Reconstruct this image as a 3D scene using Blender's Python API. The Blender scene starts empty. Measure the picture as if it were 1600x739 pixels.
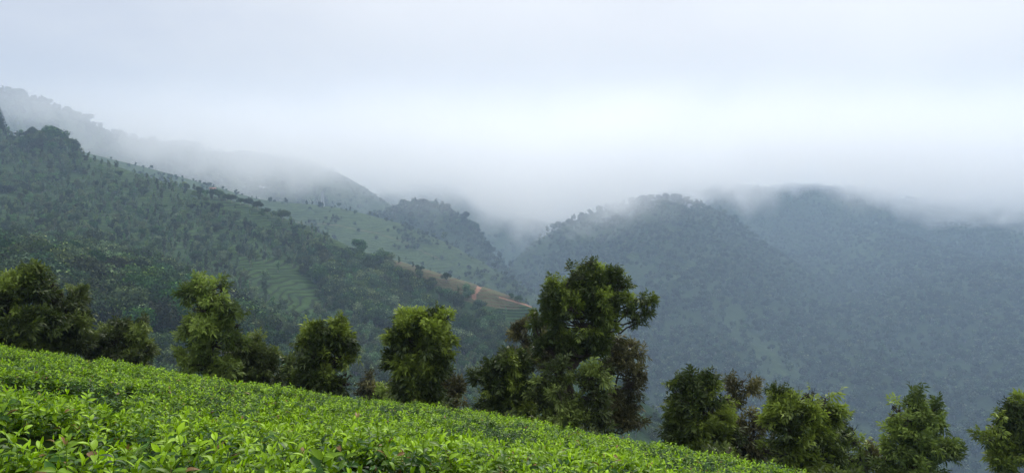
import bpy, math, random
import numpy as np
from mathutils import Vector, Matrix

R = math.radians
rng = np.random.default_rng(7)
random.seed(7)
sc = bpy.context.scene
COL = sc.collection

# ------------------------------------------------------------------ camera
PITCH = R(3.42)
F = 1155.0                                  # focal length in px of a 1600 px wide frame
cd = bpy.data.cameras.new('camera')
cam = bpy.data.objects.new('camera', cd); COL.objects.link(cam)
cam.location = (0, 0, 0)
cam.rotation_euler = (R(90) - PITCH, 0, 0)
cd.sensor_width = 36.0
cd.lens = 36.0 * F / 1600.0
cd.clip_start = 0.05
cd.clip_end = 30000
sc.camera = cam

# ------------------------------------------------------------------ render settings
sc.render.engine = 'CYCLES'
cy = sc.cycles
cy.max_bounces = 14; cy.diffuse_bounces = 3; cy.glossy_bounces = 2
cy.transmission_bounces = 4; cy.transparent_max_bounces = 8
cy.volume_bounces = 12
cy.volume_step_rate = 1.0
cy.volume_max_steps = 256
cy.use_denoising = True
cy.use_adaptive_sampling = False
cy.sample_clamp_indirect = 4.0
vs = sc.view_settings
vs.view_transform = 'Standard'; vs.look = 'None'
vs.gamma = 1.0; vs.use_curve_mapping = False
vs.exposure = -0.36

# ------------------------------------------------------------------ sky
SUN_EL, SUN_AZ = R(44), R(12)               # azimuth clockwise from +Y
w = bpy.data.worlds.new("World"); sc.world = w; w.use_nodes = True
nt = w.node_tree; nt.nodes.clear()
N = nt.nodes.new; L = nt.links.new
out = N('ShaderNodeOutputWorld')
sky = N('ShaderNodeTexSky'); sky.sky_type = 'NISHITA'; sky.sun_disc = False
sky.sun_elevation = SUN_EL; sky.sun_rotation = SUN_AZ
bg = N('ShaderNodeBackground'); bg.inputs['Strength'].default_value = 0.10
L(sky.outputs[0], bg.inputs['Color'])
tc = N('ShaderNodeTexCoord')
sep = N('ShaderNodeSeparateXYZ'); L(tc.outputs['Generated'], sep.inputs[0])
def wmath(op, a, b=None, c=None, clamp=False):
    m = N('ShaderNodeMath'); m.operation = op; m.use_clamp = clamp
    for i, v in enumerate((a, b, c)):
        if v is None: continue
        if isinstance(v, (int, float)): m.inputs[i].default_value = v
        else: L(v, m.inputs[i])
    return m.outputs[0]
mp = N('ShaderNodeMapping'); mp.inputs['Scale'].default_value = (1.0, 1.0, 1.7); mp.inputs['Location'].default_value = (3.1, 0.4, 5.2)
L(tc.outputs['Generated'], mp.inputs[0])
ns = N('ShaderNodeTexNoise'); ns.inputs['Scale'].default_value = 2.6
ns.inputs['Detail'].default_value = 5; ns.inputs['Roughness'].default_value = 0.48
ns.inputs['Distortion'].default_value = 0.5
L(mp.outputs[0], ns.inputs['Vector'])
# the overcast is thin (bright) round the hidden sun and thicker towards the left
sd = Vector((math.sin(SUN_AZ)*math.cos(R(32)), math.cos(SUN_AZ)*math.cos(R(32)), math.sin(R(32))))
dp = N('ShaderNodeVectorMath'); dp.operation = 'DOT_PRODUCT'
L(tc.outputs['Generated'], dp.inputs[0]); dp.inputs[1].default_value = sd
glow = wmath('POWER', wmath('MAXIMUM', dp.outputs['Value'], 0.0), 4.5)
val = wmath('ADD', wmath('MULTIPLY', wmath('SUBTRACT', ns.outputs['Fac'], 0.5), 1.15),
            wmath('ADD', wmath('MULTIPLY', glow, 0.55), wmath('MULTIPLY', sep.outputs['X'], 0.45)))
ramp = N('ShaderNodeValToRGB')
L(wmath('ADD', val, 0.25, clamp=True), ramp.inputs[0])
e = ramp.color_ramp.elements
e[0].position = 0.0; e[0].color = (0.80, 0.83, 0.93, 1)
e[1].position = 1.0; e[1].color = (1.26, 1.25, 1.26, 1)
m = e.new(0.45); m.color = (1.06, 1.06, 1.10, 1)
bg2 = N('ShaderNodeBackground'); L(wmath('ADD', 1.0, wmath('MULTIPLY', wmath('POWER', wmath('MAXIMUM', sep.outputs['Z'], 0.0), 2.0), 2.0)), bg2.inputs['Strength'])   # an overcast sky is brightest overhead
L(ramp.outputs[0], bg2.inputs['Color'])
mx = N('ShaderNodeMixShader'); mx.inputs[0].default_value = 0.88
L(bg.outputs[0], mx.inputs[1]); L(bg2.outputs[0], mx.inputs[2]); L(mx.outputs[0], out.inputs[0])

# ------------------------------------------------------------------ sun behind thin cloud
sl = bpy.data.lights.new('sun', 'SUN'); sl.energy = 2.2; sl.angle = R(12); sl.color = (1, 0.95, 0.86)
so = bpy.data.objects.new('sun', sl); COL.objects.link(so)
svec = Vector((math.sin(SUN_AZ)*math.cos(SUN_EL), math.cos(SUN_AZ)*math.cos(SUN_EL), math.sin(SUN_EL)))
so.rotation_euler = svec.to_track_quat('Z', 'Y').to_euler()

HAZE_DENSITY = 0.00032
HAZE_TOP = 245.0
LOWEST = -520.0

# ------------------------------------------------------------------ numeric helpers
def P(px, py, d):
    """point at depth d (metres along +Y) seen towards photo direction (px, py)"""
    u = (np.asarray(px, float) - 800) / F; v = (369.5 - np.asarray(py, float)) / F
    y = math.cos(PITCH) + v * math.sin(PITCH); z = v * math.cos(PITCH) - math.sin(PITCH)
    k = d / y
    return np.stack(np.broadcast_arrays(u * k, d + 0 * u, z * k), -1)

def hsh(ix, iy, seed):
    n = (ix.astype(np.int64) * 374761393 + iy.astype(np.int64) * 668265263 + seed * 1274126177) & 0xffffffff
    n = ((n ^ (n >> 13)) * 1274126177) & 0xffffffff
    return ((n ^ (n >> 16)) & 0xffff) / 65535.0
def vnoise(x, y, seed=0):
    ix = np.floor(x); iy = np.floor(y); fx = x - ix; fy = y - iy
    fx = fx * fx * (3 - 2 * fx); fy = fy * fy * (3 - 2 * fy)
    a = hsh(ix, iy, seed); b = hsh(ix + 1, iy, seed); c = hsh(ix, iy + 1, seed); d = hsh(ix + 1, iy + 1, seed)
    return (a * (1 - fx) + b * fx) * (1 - fy) + (c * (1 - fx) + d * fx) * fy
def fbm(x, y, seed=0, octv=4, g=0.5):
    s = 0; a = 1; t = 0
    for i in range(octv):
        s = s + a * (vnoise(x * 2 ** i + 17.3 * i, y * 2 ** i - 9.1 * i, seed + i) - 0.5); t += a; a *= g
    return s / t * 2
def smooth(a, b, x):
    t = np.clip((x - a) / (b - a), 0, 1); return t * t * (3 - 2 * t)
def pchip(xs, ys, q):
    xs = np.asarray(xs, float); ys = np.asarray(ys, float)
    h = np.diff(xs); dl = np.diff(ys) / h
    m = np.zeros(len(xs)); m[0] = dl[0]; m[-1] = dl[-1]
    for i in range(1, len(xs) - 1):
        if dl[i-1] * dl[i] > 0:
            w1 = 2*h[i] + h[i-1]; w2 = h[i] + 2*h[i-1]
            m[i] = (w1 + w2) / (w1 / dl[i-1] + w2 / dl[i])
    q = np.clip(q, xs[0], xs[-1]); i = np.clip(np.searchsorted(xs, q) - 1, 0, len(xs) - 2)
    t = (q - xs[i]) / h[i]; t2 = t*t; t3 = t2*t
    return (2*t3-3*t2+1)*ys[i] + (t3-2*t2+t)*h[i]*m[i] + (-2*t3+3*t2)*ys[i+1] + (t3-t2)*h[i]*m[i+1]

# ------------------------------------------------------------------ object helpers
def tag(o, label=None, cat=None, group=None, kind=None):
    if label: o['label'] = label
    if cat: o['category'] = cat
    if group: o['group'] = group
    if kind: o['kind'] = kind
    return o
def empty(name, loc, rz=0):
    o = bpy.data.objects.new(name, None); COL.objects.link(o); o.location = loc; o.rotation_euler = (0, 0, rz)
    o.empty_display_size = 0.2
    return o
def mesh_np(name, V, loops, sizes, mat, attrs=None, smooth_=True, link=True, parent=None):
    """V (n,3); loops flat vertex indices; sizes per polygon"""
    me = bpy.data.meshes.new(name)
    V = np.ascontiguousarray(V, np.float32); loops = np.ascontiguousarray(loops, np.int32); sizes = np.ascontiguousarray(sizes, np.int32)
    me.vertices.add(len(V)); me.vertices.foreach_set('co', V.ravel())
    me.loops.add(len(loops)); me.loops.foreach_set('vertex_index', loops)
    me.polygons.add(len(sizes))
    st = np.zeros(len(sizes), np.int32); st[1:] = np.cumsum(sizes)[:-1]
    me.polygons.foreach_set('loop_start', st); me.polygons.foreach_set('loop_total', sizes)
    me.update(calc_edges=True); me.validate()
    if smooth_: me.polygons.foreach_set('use_smooth', np.ones(len(me.polygons), bool))
    for k, a in (attrs or {}).items():
        at = me.attributes.new(k, 'FLOAT', 'POINT'); at.data.foreach_set('value', np.ascontiguousarray(a, np.float32).ravel())
    if mat: me.materials.append(mat)
    o = bpy.data.objects.new(name, me)
    if link: COL.objects.link(o)
    if parent: o.parent = parent
    return o
def grid_mesh(name, G, mat, attrs=None, flip=False, **k):
    nr, nc = G.shape[:2]
    i = np.arange(nr * nc).reshape(nr, nc)
    q = np.stack([i[:-1, :-1], i[:-1, 1:], i[1:, 1:], i[1:, :-1]], -1).reshape(-1, 4)
    if flip: q = q[:, ::-1]
    return mesh_np(name, G.reshape(-1, 3), q.ravel(), np.full(len(q), 4), mat,
                   {a: b.ravel() for a, b in (attrs or {}).items()}, **k)

# ------------------------------------------------------------------ materials
class Mat:
    def __init__(s, name):
        s.m = bpy.data.materials.new(name); s.m.use_nodes = True
        s.t = s.m.node_tree; s.t.nodes.clear(); s.out = s.n('ShaderNodeOutputMaterial')
    def n(s, ty, **kw):
        nd = s.t.nodes.new(ty)
        for k, v in kw.items(): setattr(nd, k, v)
        return nd
    def l(s, a, b): s.t.links.new(a, b)
    def v(s, inp, val):
        if isinstance(val, (int, float, tuple, list)): inp.default_value = val
        else: s.l(val, inp)
    def math(s, op, a, b=None, c=None, clamp=False):
        m = s.n('ShaderNodeMath', operation=op, use_clamp=clamp)
        for i, x in enumerate((a, b, c)):
            if x is not None: s.v(m.inputs[i], x)
        return m.outputs[0]
    def mix(s, f, a, b):
        m = s.n('ShaderNodeMix', data_type='RGBA'); s.v(m.inputs[0], f); s.v(m.inputs[6], a); s.v(m.inputs[7], b); return m.outputs[2]
    def attr(s, name): return s.n('ShaderNodeAttribute', attribute_name=name).outputs['Fac']
    def noise(s, scale, detail=3, rough=0.5, vec=None, dist=0):
        n = s.n('ShaderNodeTexNoise'); n.inputs['Scale'].default_value = scale; n.inputs['Detail'].default_value = detail
        n.inputs['Roughness'].default_value = rough; n.inputs['Distortion'].default_value = dist
        if vec is None: vec = s.n('ShaderNodeTexCoord').outputs['Object']
        s.l(vec, n.inputs['Vector']); return n.outputs['Fac']
    def ramp(s, f, stops):
        r = s.n('ShaderNodeValToRGB'); s.l(f, r.inputs[0]); e = r.color_ramp.elements
        while len(e) < len(stops): e.new(0.5)
        for k, (p, c) in enumerate(stops): e[k].position = p; e[k].color = (*c, 1) if len(c) == 3 else c
        return r.outputs[0]
    def rgb(s, c): return (*c, 1)

def leaf_mat(name, dark, mid, young, brown=None, trans=0.3, rough=0.45, spec=0.35, var_obj=False):
    m = Mat(name)
    rn = m.attr('rnd'); yg = m.attr('young')
    c = m.mix(rn, m.rgb(dark), m.rgb(mid))
    c = m.mix(yg, c, m.rgb(young))
    if brown:
        c = m.mix(m.math('GREATER_THAN', m.math('FRACT', m.math('MULTIPLY', rn, 17.3)), brown[0]), c, m.rgb(brown[1]))
    if var_obj:
        orn = m.n('ShaderNodeObjectInfo').outputs['Random']
        hs = m.n('ShaderNodeHueSaturation'); m.l(c, hs.inputs['Color'])
        m.l(m.math('ADD', m.math('MULTIPLY', orn, 0.08), 0.445), hs.inputs['Hue'])
        m.l(m.math('ADD', m.math('MULTIPLY', m.math('FRACT', m.math('MULTIPLY', orn, 7.77)), 1.5), 0.35), hs.inputs['Value'])
        m.l(m.math('ADD', m.math('MULTIPLY', m.math('FRACT', m.math('MULTIPLY', orn, 5.31)), 0.35), 0.75), hs.inputs['Saturation'])
        c = hs.outputs[0]
    b = m.n('ShaderNodeBsdfPrincipled'); m.l(c, b.inputs['Base Color'])
    b.inputs['Roughness'].default_value = rough; b.inputs['Specular IOR Level'].default_value = spec
    if trans > 0:
        t = m.n('ShaderNodeBsdfTranslucent'); m.l(c, t.inputs['Color'])
        mx = m.n('ShaderNodeMixShader'); mx.inputs[0].default_value = trans
        m.l(b.outputs[0], mx.inputs[1]); m.l(t.outputs[0], mx.inputs[2]); m.l(mx.outputs[0], m.out.inputs[0])
    else: m.l(b.outputs[0], m.out.inputs[0])
    return m.m

def plain(name, c, rough=0.85, nscale=None, c2=None, bump=0):
    m = Mat(name); b = m.n('ShaderNodeBsdfPrincipled'); b.inputs['Roughness'].default_value = rough
    b.inputs['Specular IOR Level'].default_value = 0.2
    if nscale:
        f = m.noise(nscale, 5, 0.6); m.l(m.ramp(f, [(0.3, c), (0.7, c2)]), b.inputs['Base Color'])
        if bump:
            bp = m.n('ShaderNodeBump'); bp.inputs['Distance'].default_value = bump; m.l(f, bp.inputs['Height']); m.l(bp.outputs[0], b.inputs['Normal'])
    else: b.inputs['Base Color'].default_value = (*c, 1)
    m.l(b.outputs[0], m.out.inputs[0]); return m.m

BARK = plain('bark', (0.03, 0.024, 0.018), 0.95, 9, (0.07, 0.058, 0.045), 0.02)
BARK_PALE = plain('pale_bark', (0.12, 0.11, 0.095), 0.95, 2, (0.24, 0.22, 0.19))

def ground_mat(name, rows=1.5, rowk=1.0, fine=0.7, wobk=9.0, forest=((0.010, 0.028, 0.006), (0.032, 0.066, 0.014)), tea=((0.018, 0.044, 0.009), (0.042, 0.082, 0.018)), big=0.008):
    """hillside cover: undergrowth, tea planted in contour rows (attr tea), bare earth (attr dirt), earth road (attr road)"""
    m = Mat(name)
    pos = m.n('ShaderNodeTexCoord').outputs['Object']
    n1 = m.noise(big, 6, 0.6, pos); n2 = m.noise(0.12, 4, 0.65, pos); n3 = m.noise(fine, 4, 0.7, pos)
    sp = m.n('ShaderNodeSeparateXYZ'); m.l(pos, sp.inputs[0])
    f = m.ramp(m.math('ADD', m.math('MULTIPLY', n1, 0.5), m.math('MULTIPLY', n3, 0.5)), [(0.35, forest[0]), (0.65, forest[1])])
    wob = m.math('MULTIPLY', m.math('SUBTRACT', m.noise(0.02, 3, 0.5, pos), 0.5), wobk)
    ph = m.math('MULTIPLY', m.math('ADD', sp.outputs['Z'], wob), 2 * math.pi / rows)
    row = m.math('SINE', ph)
    rowm = m.math('GREATER_THAN', m.math('ADD', row, m.math('MULTIPLY', m.math('SUBTRACT', n3, 0.5), 1.4)), -0.62)
    tcol = m.ramp(m.math('ADD', m.math('MULTIPLY', n2, 0.6), m.math('MULTIPLY', n1, 0.4)), [(0.4, tea[0]), (0.6, tea[1])])
    tcol = m.mix(m.math('ADD', 1.0 - rowk, m.math('MULTIPLY', rowm, rowk)), m.rgb((tea[0][0] * 0.45, tea[0][1] * 0.4, tea[0][2] * 0.5)), tcol)
    te = m.math('ADD', m.attr('tea'), m.math('MULTIPLY', m.math('SUBTRACT', n2, 0.5), 0.9))
    te = m.ramp(te, [(0.38, (0, 0, 0)), (0.62, (1, 1, 1))])
    c = m.mix(te, f, tcol)
    di = m.ramp(m.math('ADD', m.attr('dirt'), m.math('MULTIPLY', m.math('SUBTRACT', n3, 0.5), 0.9)), [(0.42, (0, 0, 0)), (0.62, (1, 1, 1))])
    dcol = m.ramp(n2, [(0.35, (0.065, 0.050, 0.030)), (0.6, (0.115, 0.075, 0.045)), (0.75, (0.10, 0.10, 0.045))])
    dcol = m.mix(m.math('MULTIPLY', rowm, 0.65), dcol, m.rgb((0.085, 0.105, 0.045)))
    c = m.mix(di, c, dcol)
    ro = m.ramp(m.attr('road'), [(0.4, (0, 0, 0)), (0.6, (1, 1, 1))])
    c = m.mix(ro, c, m.rgb((0.27, 0.15, 0.10)))
    b = m.n('ShaderNodeBsdfPrincipled'); b.inputs['Roughness'].default_value = 0.9; b.inputs['Specular IOR Level'].default_value = 0.1
    m.l(c, b.inputs['Base Color'])
    bp = m.n('ShaderNodeBump'); bp.inputs['Distance'].default_value = 1.6; bp.inputs['Strength'].default_value = 0.9
    hgt = m.math('ADD', m.math('MULTIPLY', m.noise(0.25, 4, 0.7, pos), 1.0), m.math('MULTIPLY', m.math('MULTIPLY', row, te), 0.22))
    m.l(hgt, bp.inputs['Height']); m.l(bp.outputs[0], b.inputs['Normal'])
    m.l(b.outputs[0], m.out.inputs[0]); return m.m
HILL = ground_mat('hill_cover')
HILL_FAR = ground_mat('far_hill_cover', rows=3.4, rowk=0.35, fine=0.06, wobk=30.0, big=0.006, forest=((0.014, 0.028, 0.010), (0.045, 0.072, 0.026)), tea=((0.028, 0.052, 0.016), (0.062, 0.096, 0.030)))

# ------------------------------------------------------------------ lofted terrain
class Loft:
    """surface through curves of (px, py, depth) control points; later curves lie nearer; behind the first the hill falls away"""
    def __init__(s, curves, px0, px1, nc, nr, back=(400, 220), amp=4, nsc=60, seed=0, rim=0.2):
        px = np.linspace(px0, px1, nc)
        rows = []; pys = []
        for c in curves:
            c = np.array(c, float)
            py = pchip(c[:, 0], c[:, 1], px); dd = pchip(c[:, 0], c[:, 2], px)
            rows.append(P(px, py, dd)); pys.append(py)
        K = np.array(rows); PY = np.array(pys)
        r0 = K[0]
        bk = [r0 + np.array([0, back[0] * a, -back[1] * b]) for a, b in ((1.0, 1.0), (0.5, 0.42), (0.2, 0.1))]
        K = np.concatenate([np.array(bk), K], 0); PY = np.concatenate([np.repeat(PY[:1], 3, 0), PY], 0)
        t = np.arange(len(K), dtype=float)
        q = np.concatenate([np.linspace(0, 3, max(6, nr // 8))[:-1], np.linspace(3, len(K) - 1, nr)])
        G = np.zeros((len(q), nc, 3)); GPY = np.zeros((len(q), nc))
        for j in range(nc):
            for a in range(3): G[:, j, a] = pchip(t, K[:, j, a], q)
            GPY[:, j] = pchip(t, PY[:, j], q)
        s.px = np.broadcast_to(px, GPY.shape); s.py = GPY
        dist = G[..., 1]
        s.front = q[:, None] >= 3 + 0 * s.px
        x, y = G[..., 0] / nsc, G[..., 1] / nsc
        # gullies and shoulders, faded in below the skyline so that the skyline keeps its line
        k = np.clip((q[:, None] - 3) * 2.2, 0, 1) * (1 - rim) + rim
        G[..., 2] += fbm(x, y, seed, 5) * amp * k
        s.q = q; s.G = G
    def build(s, name, mat, attrs, label=None, kind='structure'):
        a = {k: (v if v is not None else np.zeros(s.px.shape)) for k, v in attrs.items()}
        for k in ('tea', 'dirt', 'road'): a.setdefault(k, np.zeros(s.px.shape))
        s.attrs = a
        o = grid_mesh(name, s.G, mat, a, flip=True); tag(o, label=label, kind=kind); s.o = o; return o
    def at(s, px, py):
        j = int(np.argmin(np.abs(s.px[0] - px))); i = np.argmin(np.abs(s.py[:, j] - py) + (~s.front[:, j]) * 1e3)
        return s.G[i, j]
    def scatter(s, n, weight, seed=1):
        r = np.random.default_rng(seed)
        G = s.G; a = G[1:, :-1] - G[:-1, :-1]; b = G[:-1, 1:] - G[:-1, :-1]
        A = np.linalg.norm(np.cross(a, b), axis=-1) * weight[:-1, :-1]
        p = (A / A.sum()).ravel(); idx = r.choice(len(p), n, p=p)
        i, j = np.unravel_index(idx, A.shape); u, v = r.random(n), r.random(n)
        def bl(M):
            sh = (n,) + (1,) * (M.ndim - 2); uu = u.reshape(sh); vv = v.reshape(sh)
            return (M[i, j]*(1-uu)+M[i+1, j]*uu)*(1-vv) + (M[i, j+1]*(1-uu)+M[i+1, j+1]*uu)*vv
        return bl(G), bl(s.px), bl(s.py)

def blob(px, py, cx, cy_, rx, ry, ang=0):
    c, s_ = math.cos(R(ang)), math.sin(R(ang)); dx = px - cx; dy = py - cy_
    u = (dx * c + dy * s_) / rx; v = (-dx * s_ + dy * c) / ry
    return 1 - smooth(0.7, 1.15, np.sqrt(u*u + v*v))
def line_mask(px, py, pts, wd):
    m = np.zeros(px.shape)
    for (a, b), (c, d) in zip(pts[:-1], pts[1:]):
        L2 = (c-a)**2 + (d-b)**2; t = np.clip(((px-a)*(c-a) + (py-b)*(d-b)) / L2, 0, 1)
        ds = np.hypot(px - a - t*(c-a), py - b - t*(d-b)); m = np.maximum(m, 1 - smooth(wd * 0.6, wd * 1.3, ds))
    return m

# near wooded and tea covered hillside on the left
near_ridge = [(-260,160,640),(0,209,600),(60,217,592),(120,240,580),(180,261,570),(250,283,560),(330,306,540),(400,325,530),(440,341,520),
              (500,365,505),(560,391,490),(640,413,470),(720,438,450),(800,464,430),(835,481,420),(900,530,400),(960,590,380),(1050,660,360),(1240,760,340)]
hillA = Loft([near_ridge,
    [(-260,250,500),(0,280,480),(250,350,460),(440,398,458),(640,452,446),(740,478,425),(800,500,413),(900,560,382),(1050,690,345),(1240,800,325)],
    [(-260,350,330),(0,385,325),(250,430,335),(440,480,348),(640,530,370),(800,575,356),(900,620,338),(1050,730,302),(1240,850,285)],
    [(-260,470,185),(0,500,190),(250,540,205),(440,590,240),(640,650,272),(800,700,282),(900,730,272),(1050,800,270),(1240,900,250)],
    [(-260,700,100),(0,760,110),(250,800,120),(440,860,140),(640,930,160),(800,1000,170),(900,1010,172),(1050,1100,170),(1240,1200,170)]],
    -260, 1240, 560, 300, back=(330, 230), amp=4, nsc=70, seed=3)
px, py = hillA.px, hillA.py
teaA = np.maximum.reduce([blob(px, py, 440, 445, 95, 42, 24), blob(px, py, 395, 330, 75, 11, 20)*.9, blob(px, py, 560, 400, 60, 12, 24),
    blob(px, py, 820, 492, 48, 16, 10), blob(px, py, 120, 300, 260, 110, 18)*0.52, blob(px, py, 60, 400, 160, 30, 5)*0.45, blob(px, py, 560, 520, 60, 22, 30)*0.6,
    blob(px, py, 330, 380, 110, 40, 20)*0.55, blob(px, py, 490, 400, 60, 16, 24)*0.4])
dirtA = np.maximum(blob(px, py, 735, 450, 92, 28, 24), blob(px, py, 645, 420, 45, 10, 20))
dirtA = dirtA * (1 - smooth(462, 476, py - (px - 700) * 0.16))
roadA = np.maximum(line_mask(px, py, [(741,465),(741,458),(748,450),(751,443),(745,437),(733,434),(715,428)], 3.4),
                   line_mask(px, py, [(780,462),(800,468),(830,478)], 1.6)*0.8)
# the road and the terraces are real benches in the slope
hillA.G[..., 2] -= roadA * 0.8
hillA.build('hillside', HILL, dict(tea=teaA, dirt=dirtA, road=roadA))

# tea covered shoulder behind it, above the side valley
hillB = Loft([
    [(-100,190,1050),(150,243,1020),(300,282,1000),(420,314,980),(500,321,965),(600,343,950),(680,372,930),(740,403,910),(800,438,890),(860,475,880),(960,540,860)],
    [(-100,300,850),(150,330,840),(300,370,830),(420,400,820),(600,440,800),(740,480,780),(860,540,770),(960,600,760)],
    [(-100,500,560),(300,560,560),(600,600,560),(860,700,560),(960,760,560)]],
    -100, 960, 300, 130, back=(400, 260), amp=14, nsc=120, seed=11)
hillB.build('hillside', HILL_FAR, dict(tea=0.75 * np.ones(hillB.px.shape) + 0.4 * fbm(hillB.px/60, hillB.py/25, 5),
    road=line_mask(hillB.px, hillB.py, [(470,345),(540,352),(600,370),(640,385),(690,410)], 1.0)*0.55))

# dark wooded spur in the middle
hillC = Loft([
    [(480,400,1300),(560,352,1280),(620,330,1260),(650,321,1250),(690,328,1240),(720,346,1230),(748,368,1220),(760,388,1210),(790,420,1200),(850,455,1190),(950,510,1180)],
    [(480,440,1150),(650,400,1100),(760,450,1080),(850,510,1060),(950,560,1060)],
    [(480,600,800),(650,600,800),(850,640,800),(950,700,800)]],
    480, 950, 160, 80, back=(350, 260), amp=16, nsc=110, seed=21)
hillC.build('hillside', HILL_FAR, dict(tea=0.15 + 0.2 * fbm(hillC.px/40, hillC.py/20, 6)))

# long mountain flank running down from the left under the cloud
hillD = Loft([
    [(-170,112,1360),(-60,128,1370),(0,141,1380),(30,150,1380),(80,166,1380),(120,186,1390),(180,213,1400),(240,226,1420),(300,232,1450),(400,243,1500),(470,250,1530),(530,272,1550),(600,315,1560),(700,380,1540),(820,470,1500)],
    [(-170,225,1190),(0,240,1180),(180,280,1200),(400,330,1250),(600,400,1300),(820,540,1300)],
    [(-170,460,820),(400,500,850),(820,680,900)]],
    -170, 820, 280, 110, back=(600, 300), amp=26, nsc=180, seed=31, rim=0.12)
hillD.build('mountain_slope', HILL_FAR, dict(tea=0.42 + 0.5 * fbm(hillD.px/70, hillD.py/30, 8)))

# farther flank behind, its upper part lost in the cloud
hillE = Loft([
    [(300,180,2300),(440,215,2300),(540,240,2280),(640,252,2250),(700,268,2230),(760,291,2200),(810,318,2180),(860,352,2150),(930,410,2100),(1050,480,2000)],
    [(300,330,1900),(540,340,1850),(760,390,1800),(930,480,1750),(1050,540,1700)],
    [(300,560,1300),(760,580,1300),(1050,640,1300)]],
    300, 1050, 200, 90, back=(700, 380), amp=30, nsc=220, seed=41)
hillE.build('mountain_slope', HILL_FAR, dict(tea=0.2 + 0.4 * fbm(hillE.px/70, hillE.py/30, 9)))

# small ridges in the mouth of the valley
hillI = Loft([
    [(760,400,2700),(820,352,2650),(860,335,2600),(900,322,2600),(930,313,2600),(960,320,2600),(1040,330,2600),(1200,345,2600)],
    [(760,460,2300),(900,400,2200),(1200,430,2200)],
    [(760,600,1700),(1200,600,1700)]],
    760, 1200, 120, 50, back=(700, 380), amp=24, nsc=200, seed=51)
hillI.build('mountain_slope', HILL_FAR, dict(tea=0.1 + 0.3 * fbm(hillI.px/70, hillI.py/30, 10)))

# round hill right of the valley
hillG = Loft([
    [(700,470,1400),(780,425,1420),(830,385,1440),(870,358,1450),(905,342,1450),(945,327,1440),(990,316,1430),(1040,311,1420),(1080,322,1410),(1110,328,1410),(1150,350,1400),(1200,385,1390),(1280,440,1350),(1400,520,1300)],
    [(700,540,1250),(870,440,1200),(990,400,1170),(1040,395,1165),(1110,415,1160),(1200,460,1150),(1400,590,1100)],
    [(700,700,900),(990,560,900),(1200,590,880),(1400,700,850)],
    [(700,860,620),(990,800,600),(1200,820,600),(1400,860,600)]],
    700, 1400, 260, 160, back=(450, 300), amp=26, nsc=130, seed=61, rim=0.08)
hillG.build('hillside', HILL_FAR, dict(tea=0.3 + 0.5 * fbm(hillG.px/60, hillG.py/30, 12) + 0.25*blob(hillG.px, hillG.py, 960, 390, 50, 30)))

# great slope filling the right of the view
hillH = Loft([
    [(960,330,2050),(1040,300,2040),(1080,286,2030),(1125,282,2020),(1160,292,2000),(1200,296,2000),(1230,293,1990),(1290,294,1980),(1370,300,1960),(1400,309,1950),(1500,318,1900),(1550,312,1880),(1600,306,1860),(1800,290,1800),(2050,280,1750)],
    [(960,410,1700),(1200,380,1620),(1400,385,1560),(1600,380,1500),(2050,370,1400)],
    [(960,520,1250),(1200,480,1220),(1400,475,1180),(1600,470,1120),(2050,460,1050)],
    [(960,650,900),(1200,610,880),(1400,600,860),(1600,590,820),(2050,580,760)],
    [(960,880,560),(1200,850,560),(1400,840,550),(1600,830,530),(2050,820,500)]],
    960, 2050, 420, 280, back=(700, 350), amp=44, nsc=190, seed=71, rim=0.06)
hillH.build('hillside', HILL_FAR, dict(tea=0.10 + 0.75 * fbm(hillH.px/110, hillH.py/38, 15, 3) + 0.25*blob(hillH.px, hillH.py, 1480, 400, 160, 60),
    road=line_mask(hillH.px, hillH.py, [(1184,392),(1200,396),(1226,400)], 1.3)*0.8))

# valley floor: one sheet under everything
xs = np.linspace(-5200, 5200, 90); ys = np.linspace(-3200, 6200, 90)
X, Y = np.meshgrid(xs, ys)
Z = -455 + 14 * fbm(X / 400, Y / 400, 91)
grid_mesh('ground', np.stack([X, Y, Z], -1), HILL_FAR, {k: np.zeros(X.shape) for k in ('tea', 'dirt', 'road')})
bpy.data.objects['ground']['kind'] = 'structure'

# ------------------------------------------------------------------ crowns made of leaf faces
def rand_unit(r, n):
    v = r.normal(size=(n, 3)); return v / np.linalg.norm(v, axis=1)[:, None]
def norm(v): return v / np.maximum(np.linalg.norm(v, axis=-1, keepdims=True), 1e-9)

def clump_mesh(r, puffs, per, size, name, mat, up=0.35, link=False, parent=None):
    """crown of a far tree: leaf clumps (bent quads) through the volume of several puffs"""
    C_, D_ = [], []
    for (x, y, z, rx, rz) in puffs:
        n = int(per * rx * rx)
        d = rand_unit(r, n); rad = r.random(n) ** 0.4
        C_.append(np.array([x, y, z]) + d * rad[:, None] * np.array([rx, rx, rz])); D_.append(d)
    C_ = np.concatenate(C_); D_ = np.concatenate(D_); n = len(C_)
    nrm = norm(D_ + rand_unit(r, n) * 0.9 + np.array([0, 0, up]))
    t = norm(np.cross(nrm, rand_unit(r, n))); b = np.cross(nrm, t)
    s = size * (0.6 + 0.8 * r.random(n))[:, None]; s2 = s * (0.55 + 0.5 * r.random(n))[:, None]
    V = np.stack([C_ - t*s, C_ - b*s2 + nrm*s*.25, C_ + t*s, C_ + b*s2 + nrm*s*.25], 1).reshape(-1, 3)
    rn = np.repeat(r.random(n), 4); yg = np.repeat((r.random(n) < 0.06) * (D_[:, 2] > -.2), 4)
    return mesh_np(name, V, np.arange(4*n), np.full(n, 4), mat, dict(rnd=rn, young=yg), smooth_=False, link=link, parent=parent)

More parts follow.
